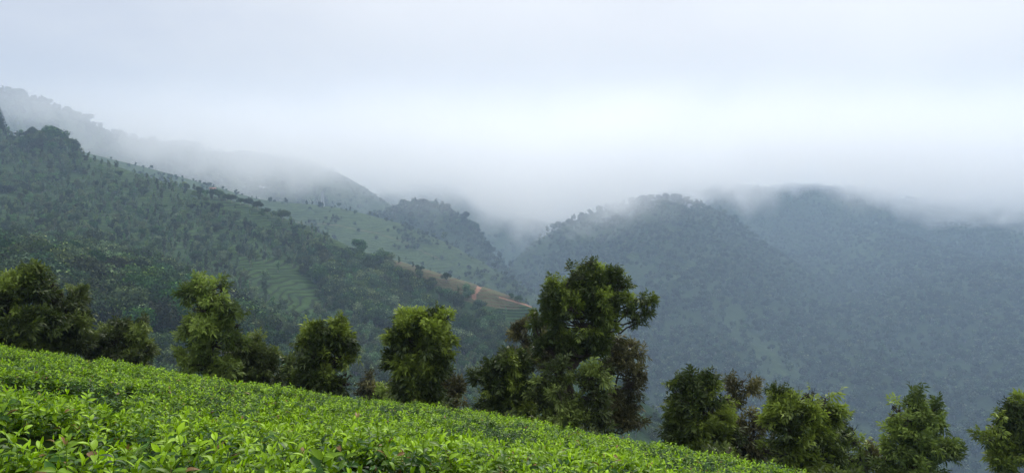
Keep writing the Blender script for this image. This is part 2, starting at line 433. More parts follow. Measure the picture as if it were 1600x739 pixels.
def tube(pts, rad, sides=6):
    """verts/faces of a tapered tube along pts"""
    pts = np.asarray(pts, float); rad = np.asarray(rad, float); n = len(pts)
    tan = norm(np.gradient(pts, axis=0)); ref = np.array([0.31, 0.17, 0.94]) if abs(tan[0, 2]) < 0.9 else np.array([1.0, 0.1, 0])
    u = norm(np.cross(tan, ref)); v = np.cross(tan, u)
    a = np.arange(sides) / sides * 2 * math.pi
    V = pts[:, None] + rad[:, None, None] * (np.cos(a)[None, :, None] * u[:, None] + np.sin(a)[None, :, None] * v[:, None])
    V = V.reshape(-1, 3); i = np.arange(n * sides).reshape(n, sides); j = np.roll(i, -1, 1)
    Fq = np.stack([i[:-1], j[:-1], j[1:], i[1:]], -1).reshape(-1, 4)
    return V, Fq
class Wood:
    def __init__(s): s.V = []; s.F = []; s.n = 0
    def add(s, pts, rad, sides=6):
        V, Fq = tube(pts, rad, sides); s.V.append(V); s.F.append(Fq + s.n); s.n += len(V)
    def build(s, name, mat, link=True, parent=None):
        V = np.concatenate(s.V); Fq = np.concatenate(s.F)
        return mesh_np(name, V, Fq.ravel(), np.full(len(Fq), 4), mat, link=link, parent=parent)

FAR_LEAF = leaf_mat('hill_tree_leaves', (0.009, 0.030, 0.006), (0.036, 0.082, 0.017), (0.11, 0.19, 0.035), trans=0.15, rough=0.8, spec=0.08, var_obj=True)
SILVER_LEAF = leaf_mat('silver_oak_leaves', (0.034, 0.068, 0.022), (0.080, 0.145, 0.044), (0.18, 0.27, 0.10), trans=0.15, rough=0.8, spec=0.08, var_obj=True)
FAR_FOREST = leaf_mat('far_forest_leaves', (0.010, 0.023, 0.009), (0.042, 0.074, 0.028), (0.12, 0.16, 0.065), trans=0.1, rough=0.85, spec=0.05, var_obj=True)

def tree_proto(kind, seed, mat=FAR_LEAF, per=26, size=0.42, mult=1.0):
    r = np.random.default_rng(seed)
    if kind == 'round':
        h = 7.5; pf = [(r.normal()*1.1, r.normal()*1.1, 4.6 + r.normal()*1.0, 1.7 + r.random()*.9, 1.4 + r.random()*.6) for _ in range(7)]
    elif kind == 'slim':
        h = 8.0; pf = [(r.normal()*.35, r.normal()*.35, 2.6 + k*0.95, 1.25 - abs(k-2)*.16 + r.random()*.3, .85) for k in range(6)]
    elif kind == 'spread':
        h = 9.0; pf = [(math.cos(a)*2.7*q, math.sin(a)*2.7*q, 6.9 - 1.9*q*q + r.normal()*.4, 1.7 + r.random()*.6, 1.5) for a, q in [(k*0.8, 0.25 + 0.75*(k % 2)) for k in range(9)]]
    w_ = Wood(); w_.add([(0, 0, -1.2), (r.normal()*.1, 0, h*0.35), (r.normal()*.2, r.normal()*.2, h*0.72)], [0.22, 0.16, 0.06], 6)
    for p_ in pf[:5]: w_.add([(0, 0, h*.3), (p_[0]*.5, p_[1]*.5, (h*.3+p_[2])/2), p_[:3]], [0.10, 0.07, 0.03], 4)
    return clump_mesh(r, pf, per*mult, size, 'crown', mat), w_.build('trunk', BARK_PALE, link=False)

PROTO = []   # (crown, trunk) mesh pairs for individual hillside trees
for k, (kd, mt) in enumerate([('round', FAR_LEAF), ('slim', SILVER_LEAF), ('round', FAR_LEAF), ('slim', SILVER_LEAF), ('spread', FAR_LEAF), ('round', SILVER_LEAF)]):
    PROTO.append(tree_proto(kd, 100 + k, mt, per=110, size=0.19))
def joined(pair, name):
    c, t = pair
    vc = np.empty(len(c.data.vertices)*3, np.float32); c.data.vertices.foreach_get('co', vc)
    vt = np.empty(len(t.data.vertices)*3, np.float32); t.data.vertices.foreach_get('co', vt)
    lc = np.empty(len(c.data.loops), np.int32); c.data.loops.foreach_get('vertex_index', lc)
    lt = np.empty(len(t.data.loops), np.int32); t.data.loops.foreach_get('vertex_index', lt)
    nv = len(vc)//3
    a = {}
    for k in ('rnd', 'young'):
        z = np.empty(nv, np.float32); c.data.attributes[k].data.foreach_get('value', z); a[k] = np.concatenate([z, np.zeros(len(vt)//3)])
    o = mesh_np(name, np.concatenate([vc, vt]).reshape(-1, 3), np.concatenate([lc, lt + nv]), np.full((len(lc)+len(lt))//4, 4), c.data.materials[0], a, smooth_=False, link=False)
    o.data.materials.append(BARK_PALE)
    mi = np.zeros(len(o.data.polygons), np.int32); mi[len(lc)//4:] = 1; o.data.polygons.foreach_set('material_index', mi)
    return o
def proto_collection(name, objs):
    c = bpy.data.collections.new(name)
    for o in objs: c.objects.link(o)
    return c
NEAR_COL = proto_collection('hill_tree_kinds', [joined(tree_proto(kd, 200+k, mt, per=70, size=0.25), 'kind_%d' % k) for k, (kd, mt) in enumerate(
    [('round', FAR_LEAF), ('slim', SILVER_LEAF), ('round', FAR_LEAF), ('slim', SILVER_LEAF), ('spread', FAR_LEAF), ('round', SILVER_LEAF)])])
FAR_COL = proto_collection('far_tree_kinds', [joined(tree_proto(kd, 300+k, FAR_FOREST, per=16, size=0.62), 'kind_%d' % k) for k, kd in enumerate(['round', 'slim', 'round', 'spread'])])

def scatter_obj(name, pts, rot, scl, idx, coll, label=None, cat=None, kind='stuff'):
    me = bpy.data.meshes.new(name); me.vertices.add(len(pts)); me.vertices.foreach_set('co', np.ascontiguousarray(pts, np.float32).ravel())
    a = me.attributes.new('rot', 'FLOAT_VECTOR', 'POINT'); a.data.foreach_set('vector', np.ascontiguousarray(rot, np.float32).ravel())
    a = me.attributes.new('scl', 'FLOAT_VECTOR', 'POINT'); a.data.foreach_set('vector', np.ascontiguousarray(scl, np.float32).ravel())
    a = me.attributes.new('idx', 'INT', 'POINT'); a.data.foreach_set('value', np.ascontiguousarray(idx, np.int32))
    o = bpy.data.objects.new(name, me); COL.objects.link(o); tag(o, label, cat, kind=kind)
    g = bpy.data.node_groups.new(name + '_scatter', 'GeometryNodeTree')
    g.interface.new_socket('Geometry', in_out='INPUT', socket_type='NodeSocketGeometry')
    g.interface.new_socket('Geometry', in_out='OUTPUT', socket_type='NodeSocketGeometry')
    n = g.nodes.new; l = g.links.new
    gi = n('NodeGroupInput'); go = n('NodeGroupOutput'); ip = n('GeometryNodeInstanceOnPoints')
    ci = n('GeometryNodeCollectionInfo'); ci.inputs['Collection'].default_value = coll
    ci.inputs['Separate Children'].default_value = True; ci.inputs['Reset Children'].default_value = True
    def na(nm, ty):
        q = n('GeometryNodeInputNamedAttribute'); q.data_type = ty; q.inputs['Name'].default_value = nm; return q.outputs['Attribute']
    er = n('FunctionNodeEulerToRotation'); l(na('rot', 'FLOAT_VECTOR'), er.inputs[0])
    l(gi.outputs[0], ip.inputs['Points']); l(ci.outputs[0], ip.inputs['Instance'])
    ip.inputs['Pick Instance'].default_value = True
    l(na('idx', 'INT'), ip.inputs['Instance Index']); l(er.outputs[0], ip.inputs['Rotation']); l(na('scl', 'FLOAT_VECTOR'), ip.inputs['Scale'])
    l(ip.outputs[0], go.inputs[0])
    md = o.modifiers.new('scatter', 'NODES'); md.node_group = g
    return o
def zrot(r, n): return np.stack([r.normal(size=n)*.06, r.normal(size=n)*.06, r.random(n)*6.283], 1)

# ---- trees over the near hillside
r = np.random.default_rng(5)
clear = np.maximum.reduce([blob(px, py, 438, 445, 74, 34, 24), blob(px, py, 400, 338, 75, 16, 20), blob(px, py, 820, 500, 56, 24, 10),
                           blob(px, py, 740, 470, 112, 46, 24), blob(px, py, 640, 428, 50, 18, 24),  blob(px, py, 566, 402, 55, 13, 24)])
forest = np.maximum.reduce([blob(px, py, 640, 480, 190, 60, 24), blob(px, py, 420, 360, 130, 22, 22)*.7, blob(px, py, 150, 470, 330, 80, 12)*.9,
                            blob(px, py, 95, 232, 50, 12), blob(px, py, 640, 600, 300, 90, 15)*.6, blob(px, py, 30, 290, 60, 20)*.8])
gap = smooth(-0.45, 0.15, fbm(hillA.G[..., 0]/38, hillA.G[..., 1]/38, 77, 3))
wgt = hillA.front * (0.20 + 0.8*forest) * (1 - 0.93*np.clip(clear, 0, 1)) * (0.25 + 0.75*gap)
pts, qx, qy = hillA.scatter(10500, wgt, 2)
fo = smooth(0.42, 0.7, fbm(pts[:, 0]/60, pts[:, 1]/60, 13, 3) * .5 + np.maximum.reduce([blob(qx, qy, 640, 480, 190, 60, 24), blob(qx, qy, 150, 480, 330, 75, 12)*.7, blob(qx, qy, 95, 232, 50, 12)]))
isf = r.random(len(pts)) < fo
idx = np.where(isf, r.choice([0, 2, 4, 5], len(pts), p=[.38, .38, .12, .12]), r.choice([1, 3, 5, 0], len(pts), p=[.36, .34, .24, .06]))
size = np.where(isf, 0.7 + 0.8*r.random(len(pts))**1.5, 0.42 + 0.38*r.random(len(pts))) * (1 + .45*smooth(360, 180, pts[:, 1]))
# the 300 that show largest stand as trees of their own, the rest as one wood
vis = (qx > -10) & (qx < 1050) & (qy < np.interp(qx, [0, 200, 700, 1050], [520, 560, 640, 700]))
show = size / pts[:, 1] * vis
order = np.argsort(-show); own = order[:300]; rest = order[300:]
scl = size[rest, None] * (0.85 + 0.3*r.random((len(rest), 3)))
scatter_obj('hillside_woods', pts[rest], zrot(r, len(rest)), scl, idx[rest], NEAR_COL, 'countless small trees scattered over the tea covered hillside on the left', 'woodland')
def zone(x, y):
    if y < np.interp(x, [0, 1000], [270, 560]): return 'high on the left hillside' if x < 330 else 'just under the hill crest'
    if x < 150: return 'above the broad tree at the left edge'
    if x < 280: return 'above the low spreading tree'
    if x < 430: return 'around the slender tree'
    if x < 600: return 'above the dense flat topped tree'
    if x < 740: return 'around the twin topped tree'
    if x < 1040: return 'around the big tree'
    return 'beyond the tea at the right'
LK = ['round dark green tree', 'slim grey green silver oak', 'round dark green tree', 'slim grey green silver oak', 'broad domed tree', 'pale grey green rounded tree']
used = set()
NM = ['hillside_tree', 'silver_oak', 'hillside_tree', 'silver_oak', 'spreading_tree', 'pale_tree']
def put_tree(kind, loc, s, rz, name, label, group=None, squash=1.0):
    e_ = empty(name, tuple(loc), rz); e_.scale = (s*squash, s*squash, s)
    tag(e_, label, 'tree', group)
    for ch, nm in zip(PROTO[kind], ('crown', 'trunk')):
        o = bpy.data.objects.new(nm, ch.data); COL.objects.link(o); o.parent = e_
    return e_
for i in own:
    k = int(idx[i]); put_tree(k, pts[i], float(size[i]), float(r.random()*6.28), NM[k], LK[k] + ' of many ' + zone(qx[i], qy[i]), LK[k] + 's ' + zone(qx[i], qy[i]))

# ---- landmark trees on the skyline of the near hill
def at_ridge(pxv, dpy=3): return hillA.at(pxv, float(np.interp(pxv, [c[0] for c in near_ridge], [c[1] for c in near_ridge])) + dpy)
for pxv, hp, k, nm, lb in [
    (62, 20, 4, 'spreading_tree', 'small spreading tree left of the broad dark tree on the hill crest'),
    (95, 34, 4, 'spreading_tree', 'broad dark spreading tree standing out on the left hill crest'),
    (567, 24, 2, 'lone_tree', 'lone rounded dark tree on the bare crest between woods and clearing'),
    (445, 20, 0, 'crest_tree', 'twin topped dark tree where the crest row of trees ends'),
    (607, 11, 1, 'slim_tree', 'smallest slim tree at the left end of the four on the earth crest'),
    (626, 13, 3, 'slim_tree', 'tall thin tree second of the four spaced along the earth crest'),
    (647, 11, 1, 'slim_tree', 'small thin tree third of the four spaced along the earth crest'),
    (661, 9, 0, 'bushy_tree', 'low bushy tree on the crest just right of the four thin trees'),
    (699, 17, 4, 'palm_like_tree', 'thin stemmed tree with flat top on the bare brown field'),
    (810, 13, 0, 'bushy_tree', 'round bush at the right end of the brown field'),
    (799, 9, 2, 'bushy_tree', 'smaller round bush beside the red earth track end')]:
    p_ = at_ridge(pxv, 10 if nm == 'palm_like_tree' else 2)
    hgt = hp / F * p_[1]; base_h = [7, 7.6, 7, 7.6, 8.4, 7][k]
    put_tree(k, p_ - np.array([0, 0, 0.3]), hgt / base_h, pxv*1.3, nm, lb, squash=1.35 if pxv == 95 else (0.8 if nm == 'slim_tree' else 1.0))
for pxv in (318, 327, 338, 349, 360, 369, 382, 396, 408, 421, 432):
    p_ = at_ridge(pxv, 1.5); hp = 11 + 6*r.random()
    put_tree(int(r.choice([0, 2, 0])), p_ - np.array([0, 0, .3]), hp / F * p_[1] / 7, r.random()*6, 'crest_tree', 'small round dark tree in the row along the hill crest', 'row of trees along the hill crest')

# ---- conifer at the left edge
def conifer(loc, h):
    e_ = tag(empty('conifer', loc), 'tall tiered conifer at the left edge above the hill crest', 'tree')
    w_ = Wood(); w_.add([(0, 0, -1), (0, 0, h*.5), (0, 0, h)], [h*.022, h*.014, .03], 7)
    rr = np.random.default_rng(3); Vs = []
    for t_ in np.linspace(0.12, 0.99, 22):
        ln = h * .30 * (1 - t_)**0.8 + .25
        for a in np.arange(7) / 7 * 6.283 + rr.random()*6:
            d = np.array([math.cos(a), math.sin(a), 0.12]); pz = np.array([0, 0, h*t_])
            tip = pz + d*ln - np.array([0, 0, ln*.18]); w_.add([pz, pz + d*ln*.5, tip], [.06, .04, .015], 4)
            for q in np.linspace(.25, 1, 9):
                c = pz + (tip - pz)*q + np.array([0, 0, .12*math.sin(q*3)]); s_ = .2 + ln*.24*(1.15 - q*.6)
                for _ in range(3):
                    u_ = rand_unit(rr, 1)[0]*s_; v_ = np.cross(u_, rand_unit(rr, 1)[0])*.45
                    u_[2] -= s_*.3; Vs += [c - u_*.2 - v_, c + u_ , c - u_*.2 + v_]
    n = len(Vs)//3
    mesh_np('crown', np.array(Vs), np.arange(3*n), np.full(n, 3), FAR_LEAF, dict(rnd=np.repeat(rr.random(n), 3), young=np.zeros(3*n)), smooth_=False, parent=e_)
    w_.build('trunk', BARK, parent=e_)
conifer(tuple(at_ridge(2, 1)), 28)

# ---- distant woods: one mass per far hill
def far_wood(name, L_, n, wfun, smin, smax, seed, label):
    r_ = np.random.default_rng(seed); p_, a, b = L_.scatter(n, wfun, seed)
    s_ = (smin + (smax - smin)*r_.random(n))[:, None] * (0.85 + 0.3*r_.random((n, 3)))
    scatter_obj(name, p_, zrot(r_, n), s_, r_.choice(4, n, p=[.34, .24, .34, .08]), FAR_COL, label, 'woodland')
def wmask(L_, sc_, seed, lo=-0.3, hi=0.25, floor=0.12): return (L_.py < 760) * L_.front * (floor + (1-floor)*smooth(lo, hi, fbm(L_.G[..., 0]/sc_, L_.G[..., 1]/sc_, seed, 4)))
far_wood('distant_woods', hillH, 19000, wmask(hillH, 130, 5, -.6, .1, .3), 0.7, 1.35, 41, 'hazy scattered woods over the great slope on the right')
far_wood('distant_woods', hillG, 6000, wmask(hillG, 110, 6, floor=0.2), 0.7, 1.4, 42, 'hazy woods on the round hill right of the valley')
far_wood('distant_woods', hillC, 2600, wmask(hillC, 120, 7, -0.6, 0, .4), 0.9, 1.5, 43, 'dark woods on the spur in the middle of the valley')
far_wood('distant_woods', hillB, 1500, wmask(hillB, 60, 8, 0.05, 0.5, .05), 0.5, 1.0, 44, 'scattered trees over the pale green tea shoulder')
far_wood('distant_woods', hillD, 5000, wmask(hillD, 120, 9, floor=.3), 0.8, 1.5, 45, 'dim woods on the mountain flank under the cloud at left')
far_wood('distant_woods', hillE, 3500, wmask(hillE, 160, 10, floor=.3), 0.9, 1.6, 46, 'faint woods on the farther mountain flank in mist')
far_wood('distant_woods', hillI, 1500, wmask(hillI, 160, 10, floor=.3), 0.9, 1.6, 47, 'faint trees on the small ridge at the valley mouth')
# trees that stand up along the far skylines
def crest_wood(L_, pxs, seed, smin, smax, label):
    r_ = np.random.default_rng(seed); P_ = []
    row = int(np.argmin(np.abs(L_.q - 3)))
    for p_ in pxs:
        j = int(np.argmin(np.abs(L_.px[0] - p_))); P_.append(L_.G[row, j] + np.array([r_.normal()*6, r_.normal()*14 - 6, -.8]))
    n = len(P_); scatter_obj('distant_crest_trees', np.array(P_), zrot(r_, n), np.repeat((smin + (smax-smin)*r_.random(n)**2)[:, None], 3, 1),
                r_.choice(3, n, p=[.4, .3, .3]), FAR_COL, label, 'woodland')
rr = np.random.default_rng(9)
crest_wood(hillH, np.concatenate([rr.uniform(1060, 1600, 240), rr.normal(1240, 20, 20), rr.normal(1300, 30, 20), rr.normal(1125, 10, 15), rr.normal(1590, 15, 25)]), 1, 0.8, 2.0, 'hazy line of trees along the far right skyline')
crest_wood(hillG, np.concatenate([rr.uniform(850, 1180, 120), rr.normal(1040, 22, 35), rr.normal(1075, 12, 20)]), 2, 0.7, 1.9, 'trees crowning the round hill right of the valley')
crest_wood(hillC, rr.uniform(560, 790, 130), 3, 1.0, 2.0, 'trees along the top of the dark middle spur')
crest_wood(hillD, rr.uniform(-60, 330, 230), 4, 0.8, 2.0, 'trees along the high ridge at far left')
crest_wood(hillB, rr.uniform(200, 860, 90), 5, 0.4, 1.1, 'small trees along the edge of the pale tea shoulder')

# ------------------------------------------------------------------ small buildings and pylon
WALL = plain('whitewash', (0.42, 0.41, 0.39), 0.8, 0.6, (0.55, 0.54, 0.51)); ROOF_T = plain('tin_roof', (0.28, 0.29, 0.31), 0.5, 0.5, (0.42, 0.42, 0.42))
ROOF_R = plain('tiled_roof', (0.26, 0.10, 0.06), 0.85, 0.6, (0.36, 0.15, 0.09)); GLASS = plain('dark_glass', (0.03, 0.04, 0.05), 0.1); WOODP = plain('door_paint', (0.08, 0.12, 0.16), 0.6)
STEEL = plain('galvanised_steel', (0.42, 0.44, 0.46), 0.5)
def box(name, c, s, mat, parent):
    c = np.array(c); s = np.array(s)/2
    V = np.array([[x, y, z] for x in (-1, 1) for y in (-1, 1) for z in (-1, 1)])*s + c
    Fq = np.array([[0,1,3,2],[4,6,7,5],[0,4,5,1],[2,3,7,6],[0,2,6,4],[1,5,7,3]])
    return mesh_np(name, V, Fq.ravel(), np.full(6, 4), mat, smooth_=False, parent=parent)
def house(loc, w_, d_, h_, roofm, rz, name, label):
    e_ = tag(empty(name, (float(loc[0]), float(loc[1]), float(loc[2])-0.4), rz), label, 'house')
    box('wall', (0, 0, h_/2 - .8), (w_, d_, h_ + 1.6), WALL, e_)
    o = .45; rh = d_*.32; x = w_/2 + o; y = d_/2 + o; t = .14
    V = np.array([[-x,-y,h_-.05],[x,-y,h_-.05],[x,y,h_-.05],[-x,y,h_-.05],[-x,0,h_+rh],[x,0,h_+rh],
                  [-x,-y,h_-.05+t],[x,-y,h_-.05+t],[x,y,h_-.05+t],[-x,y,h_-.05+t],[-x,0,h_+rh+t],[x,0,h_+rh+t]])
    fs = [[6,7,11,10],[9,10,11,8],[0,4,5,1],[3,2,5,4],[0,1,7,6],[2,3,9,8],[0,6,10,4],[3,4,10,9],[1,5,11,7],[2,8,11,5]]
    mesh_np('roof', V, sum(fs, []), [4]*10, roofm, smooth_=False, parent=e_)
    box('door', (0, -d_/2 - .03, 1.0), (.95, .09, 2.0), WOODP, e_)
    for sx in (-1, 1): box('window', (sx*w_*.29, -d_/2 - .03, 1.6), (1.2, .09, 1.1), GLASS, e_)
for L_, a, b, dims, rf, nm, lb in [
    (hillA, 33, 212, (7, 4, 2.6), ROOF_T, 'cottage', 'small white cottage beside the conifer on the left hill crest'),
    (hillD, 172, 250, (10, 6, 3.4), ROOF_T, 'farm_house', 'pale house on the slope behind the left hill crest'),
    (hillD, 186, 255, (8, 5, 3), ROOF_R, 'farm_house', 'smaller red roofed house beside the pale house behind the crest'),
    (hillD, 412, 300, (9, 5, 3), ROOF_T, 'estate_house', 'tin roofed house on the misty slope above the tea shoulder'),
    (hillB, 340, 300, (8, 5, 3), ROOF_R, 'estate_house', 'red roofed house half hidden above the crest row of trees'),
    (hillG, 1073, 324, (13, 7, 4.5), ROOF_T, 'hilltop_house', 'white house among the trees on top of the round hill'),
    (hillH, 1205, 397, (18, 7, 4), ROOF_T, 'estate_building', 'long pale building on the terrace of the right slope'),
    (hillH, 1222, 400, (11, 6, 4), ROOF_R, 'estate_building', 'short red roofed building next to the long pale building')]:
    house(L_.at(a, b), *dims, rf, R(-20 + (a % 40)), nm, lb)

def pylon(loc, h):
    e_ = tag(empty('transmission_tower', (float(loc[0]), float(loc[1]), float(loc[2]) - .5)), 'pale lattice pylon standing on the misty tea shoulder', 'pylon')
    w_ = Wood(); hw = lambda t: h*.085*(1-t) + .5
    cor = [(-1,-1),(1,-1),(1,1),(-1,1)]; lv = np.linspace(0, 1, 10)
    for c in cor: w_.add([(c[0]*hw(t), c[1]*hw(t), h*t) for t in lv], [.22]*len(lv), 4)
    for a, b in zip(lv[:-1], lv[1:]):
        for k in range(4):
            c, d = cor[k], cor[(k+1) % 4]
            w_.add([(c[0]*hw(a), c[1]*hw(a), h*a), (d[0]*hw(b), d[1]*hw(b), h*b)], [.12, .12], 4)
            w_.add([(d[0]*hw(a), d[1]*hw(a), h*a), (c[0]*hw(b), c[1]*hw(b), h*b)], [.12, .12], 4)
    w_.build('tower_frame', STEEL, parent=e_)
    for t in (.68, .82, .95):
        q = Wood(); q.add([(-h*.16, 0, h*t), (0, 0, h*t + .8), (h*.16, 0, h*t)], [.12, .25, .12], 4); q.add([(-h*.16, 0, h*t), (0, 0, h*t - .6), (h*.16, 0, h*t)], [.12, .2, .12], 4)
        q.build('cross_arm', STEEL, parent=e_)
pylon(hillB.at(507, 323), 20)

# ------------------------------------------------------------------ foreground tea slope
# curves (px, py, depth): beyond the crest the ground drops towards the trees
tea_crest = [(-400,478,15),(0,541,14.5),(200,571,14.3),(400,606,14),(600,631,14),(700,641,14),(860,666,13.5),(1000,692,12.5),(1130,716,11.5),(1240,742,10.6),(1400,786,9.6),(1700,880,8),(2000,980,7)]
tea_near = [(-400,700,2.0),(0,745,1.9),(400,760,2.0),(700,775,2.2),(1000,800,2.8),(1240,840,3.6),(1700,1000,4),(2000,1150,4)]
tea_mid = [(-400,560,5.6),(0,625,5.2),(400,678,5.2),(700,708,5.4),(1000,742,6.0),(1240,786,6.3),(1700,920,6.0),(2000,1050,5.6)]
def tea_row(c, off=None):
    c = np.array(c, float); return c
NC = 620
tpx = np.linspace(-400, 2000, NC)
def crow(c): c = np.array(c, float); c[:, 1] += 5; return P(tpx, pchip(c[:, 0], c[:, 1], tpx), pchip(c[:, 0], c[:, 2], tpx))
rC = crow(tea_crest); rN = crow(tea_near); rM = crow(tea_mid)
rB = rN.copy(); rB[:, 1] -= 3.2; rB[:, 0] = rN[:, 0] * 1.0; rB[:, 2] += 0.55
rD = rC + np.array([0, 2.6, -1.35]); rE = rC + np.array([0, 9.0, -6.2]); rF = rC + np.array([0, 40, -24]); rG = rC + np.array([0, 110, -85.])
K = np.array([rB, rN, rM, rC, rD, rE, rF, rG])
q = np.concatenate([np.linspace(0, 1, 30)[:-1], np.linspace(1, 2, 150)[:-1], np.linspace(2, 3, 120)[:-1], np.linspace(3, 4, 30)[:-1], np.linspace(4, 5, 16)[:-1], np.linspace(5, 7, 40)])
TG = np.zeros((len(q), NC, 3)); t_ = np.arange(8.)
for j in range(NC):
    for a in range(3): TG[:, j, a] = pchip(t_, K[:, j, a], q)
x, y = TG[..., 0], TG[..., 1]
topk = 1 - smooth(4.0, 4.6, q)[:, None]
bush = fbm(x/1.15, y/1.0, 201, 3, 0.55)
hump = bush * 0.09 + fbm(x/0.3, y/0.3, 207, 2) * 0.03
hump -= 0.10 * smooth(0.25, 0.75, -bush)                      # hollows where neighbouring bushes do not quite meet
TG[..., 2] += hump * topk * np.clip((3.6 - q) * 1.4, 0.35, 1)[:, None]
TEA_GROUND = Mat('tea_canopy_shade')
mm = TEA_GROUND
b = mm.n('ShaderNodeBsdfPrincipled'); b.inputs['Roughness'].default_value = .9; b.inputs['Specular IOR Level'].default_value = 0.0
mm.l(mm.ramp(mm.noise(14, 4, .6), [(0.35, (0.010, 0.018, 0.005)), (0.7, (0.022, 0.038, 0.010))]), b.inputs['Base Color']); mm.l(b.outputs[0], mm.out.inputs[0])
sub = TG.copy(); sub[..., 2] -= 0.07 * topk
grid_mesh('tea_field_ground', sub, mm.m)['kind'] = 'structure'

# leaf with fold along the midrib and a drooping tip
def leaf_verts(o_, d, up, ln, wd, droop, fold, nseg=5):
    """returns (verts, quads) of a pointed leaf; o_ base, d direction, up approximate face normal"""
    d = d/np.linalg.norm(d); sd_ = np.cross(d, up); sd_ /= max(1e-6, np.linalg.norm(sd_)); nn = np.cross(sd_, d)
    V = []; 
    for k in range(nseg + 1):
        t = k/nseg; wv = wd * (math.sin(math.pi * min(1, t**0.85))**0.8 if 0 < t < 1 else 0.03)
        c = o_ + d*ln*t + nn*(-droop*ln*t*t)
        V += [c - sd_*wv + nn*wv*fold, c.copy(), c + sd_*wv + nn*wv*fold]
    Fq = []
    for k in range(nseg):
        a = 3*k; Fq += [[a, a+1, a+4, a+3], [a+1, a+2, a+5, a+4]]
    return V, Fq
def shoot(r, n, mature, big=1.0, nseg=5):
    """one tea shoot: a bud and n leaves spiralling up a short stem, young at the top"""
    V = []; Fq = []; rn = []; yg = []
    st = np.array([0, 0, -0.10]); lean = np.array([r.normal()*.25, r.normal()*.25, 1.0]); H = 0.085*(0.8 + .5*r.random())
    a0 = r.random()*6.28
    for k in range(n):
        t = k/max(1, n-1)
        a = a0 + k*2.4 + r.normal()*.25
        el = R(12 + 58*t*t + r.normal()*9) if not mature else R(5 + 18*t + r.normal()*12)
        d = np.array([math.cos(a)*math.cos(el), math.sin(a)*math.cos(el), math.sin(el)]) + lean*.12
        ln = (0.085 - 0.035*t) * (0.85 + .35*r.random()) * big; 
        if k == n-1: ln = 0.045*big; 
        o_ = st*0 + lean*H*t - np.array([0, 0, .05])
        up = np.array([-math.cos(a)*math.sin(el), -math.sin(a)*math.sin(el), math.cos(el)]) + r.normal(size=3)*.15
        v, f = leaf_verts(o_, d, up, ln, ln*(0.19 + .05*r.random())*(0.6 if k == n-1 else 1), 0.22 + .25*r.random() if k < n-1 else 0.02, 0.35 + .3*r.random(), nseg)
        Fq += [[i + len(V) for i in q_] for q_ in f]; V += v
        g = (0.0 if mature else np.clip(t*1.15 + r.normal()*.12, 0, 1)); rn += [r.random()]*len(v); yg += [float(g)]*len(v)
    # stem
    v, f = tube([st, lean*H*.5 + st*.4, lean*H - np.array([0, 0, .045])], [.0028, .002, .0012], 4)
    Fq += [[int(i) + len(V) for i in q_] for q_ in f]; V += list(v); rn += [.6]*len(v); yg += [.5]*len(v)
    return np.array(V), Fq, np.array(rn), np.array(yg)
def tea_material():
    m = Mat('tea_leaves')
    rn = m.attr('rnd'); yg = m.attr('young'); orn = m.n('ShaderNodeObjectInfo').outputs['Random']
    y2 = m.math('MULTIPLY', yg, m.math('ADD', 0.30, m.math('MULTIPLY', orn, 0.85)), clamp=True)
    c = m.mix(rn, m.rgb((0.008, 0.036, 0.003)), m.rgb((0.040, 0.125, 0.005)))
    c = m.mix(y2, c, m.rgb((0.37, 0.60, 0.008)))
    old = m.math('GREATER_THAN', m.math('FRACT', m.math('MULTIPLY', m.math('ADD', rn, orn), 13.7)), 0.985)
    c = m.mix(old, c, m.rgb((0.22, 0.12, 0.04)))
    b = m.n('ShaderNodeBsdfPrincipled'); m.l(c, b.inputs['Base Color']); b.inputs['Roughness'].default_value = 0.42; b.inputs['Specular IOR Level'].default_value = 0.22
    t = m.n('ShaderNodeBsdfTranslucent'); m.l(m.mix(0.3, c, m.rgb((0.22, 0.40, 0.01))), t.inputs['Color'])
    mx = m.n('ShaderNodeMixShader'); mx.inputs[0].default_value = .22
    m.l(b.outputs[0], mx.inputs[1]); m.l(t.outputs[0], mx.inputs[2]); m.l(mx.outputs[0], m.out.inputs[0]); return m.m
TEA = tea_material()
def shoot_set(name, mature, cnt, n, big, nseg, seed):
    r_ = np.random.default_rng(seed); obs = []
    for k in range(cnt):
        V, Fq, rn, yg = shoot(r_, n + int(r_.integers(0, 2)), mature, big, nseg)
        obs.append(mesh_np('%s_%02d' % (name, k), V, np.array(Fq).ravel(), np.full(len(Fq), 4), TEA, dict(rnd=rn, young=yg), link=False))
    return obs
SHOOTS = proto_collection('tea_shoots', shoot_set('a_young', False, 10, 6, 1.0, 5, 1) + shoot_set('b_mature', True, 5, 6, 1.05, 4, 2))
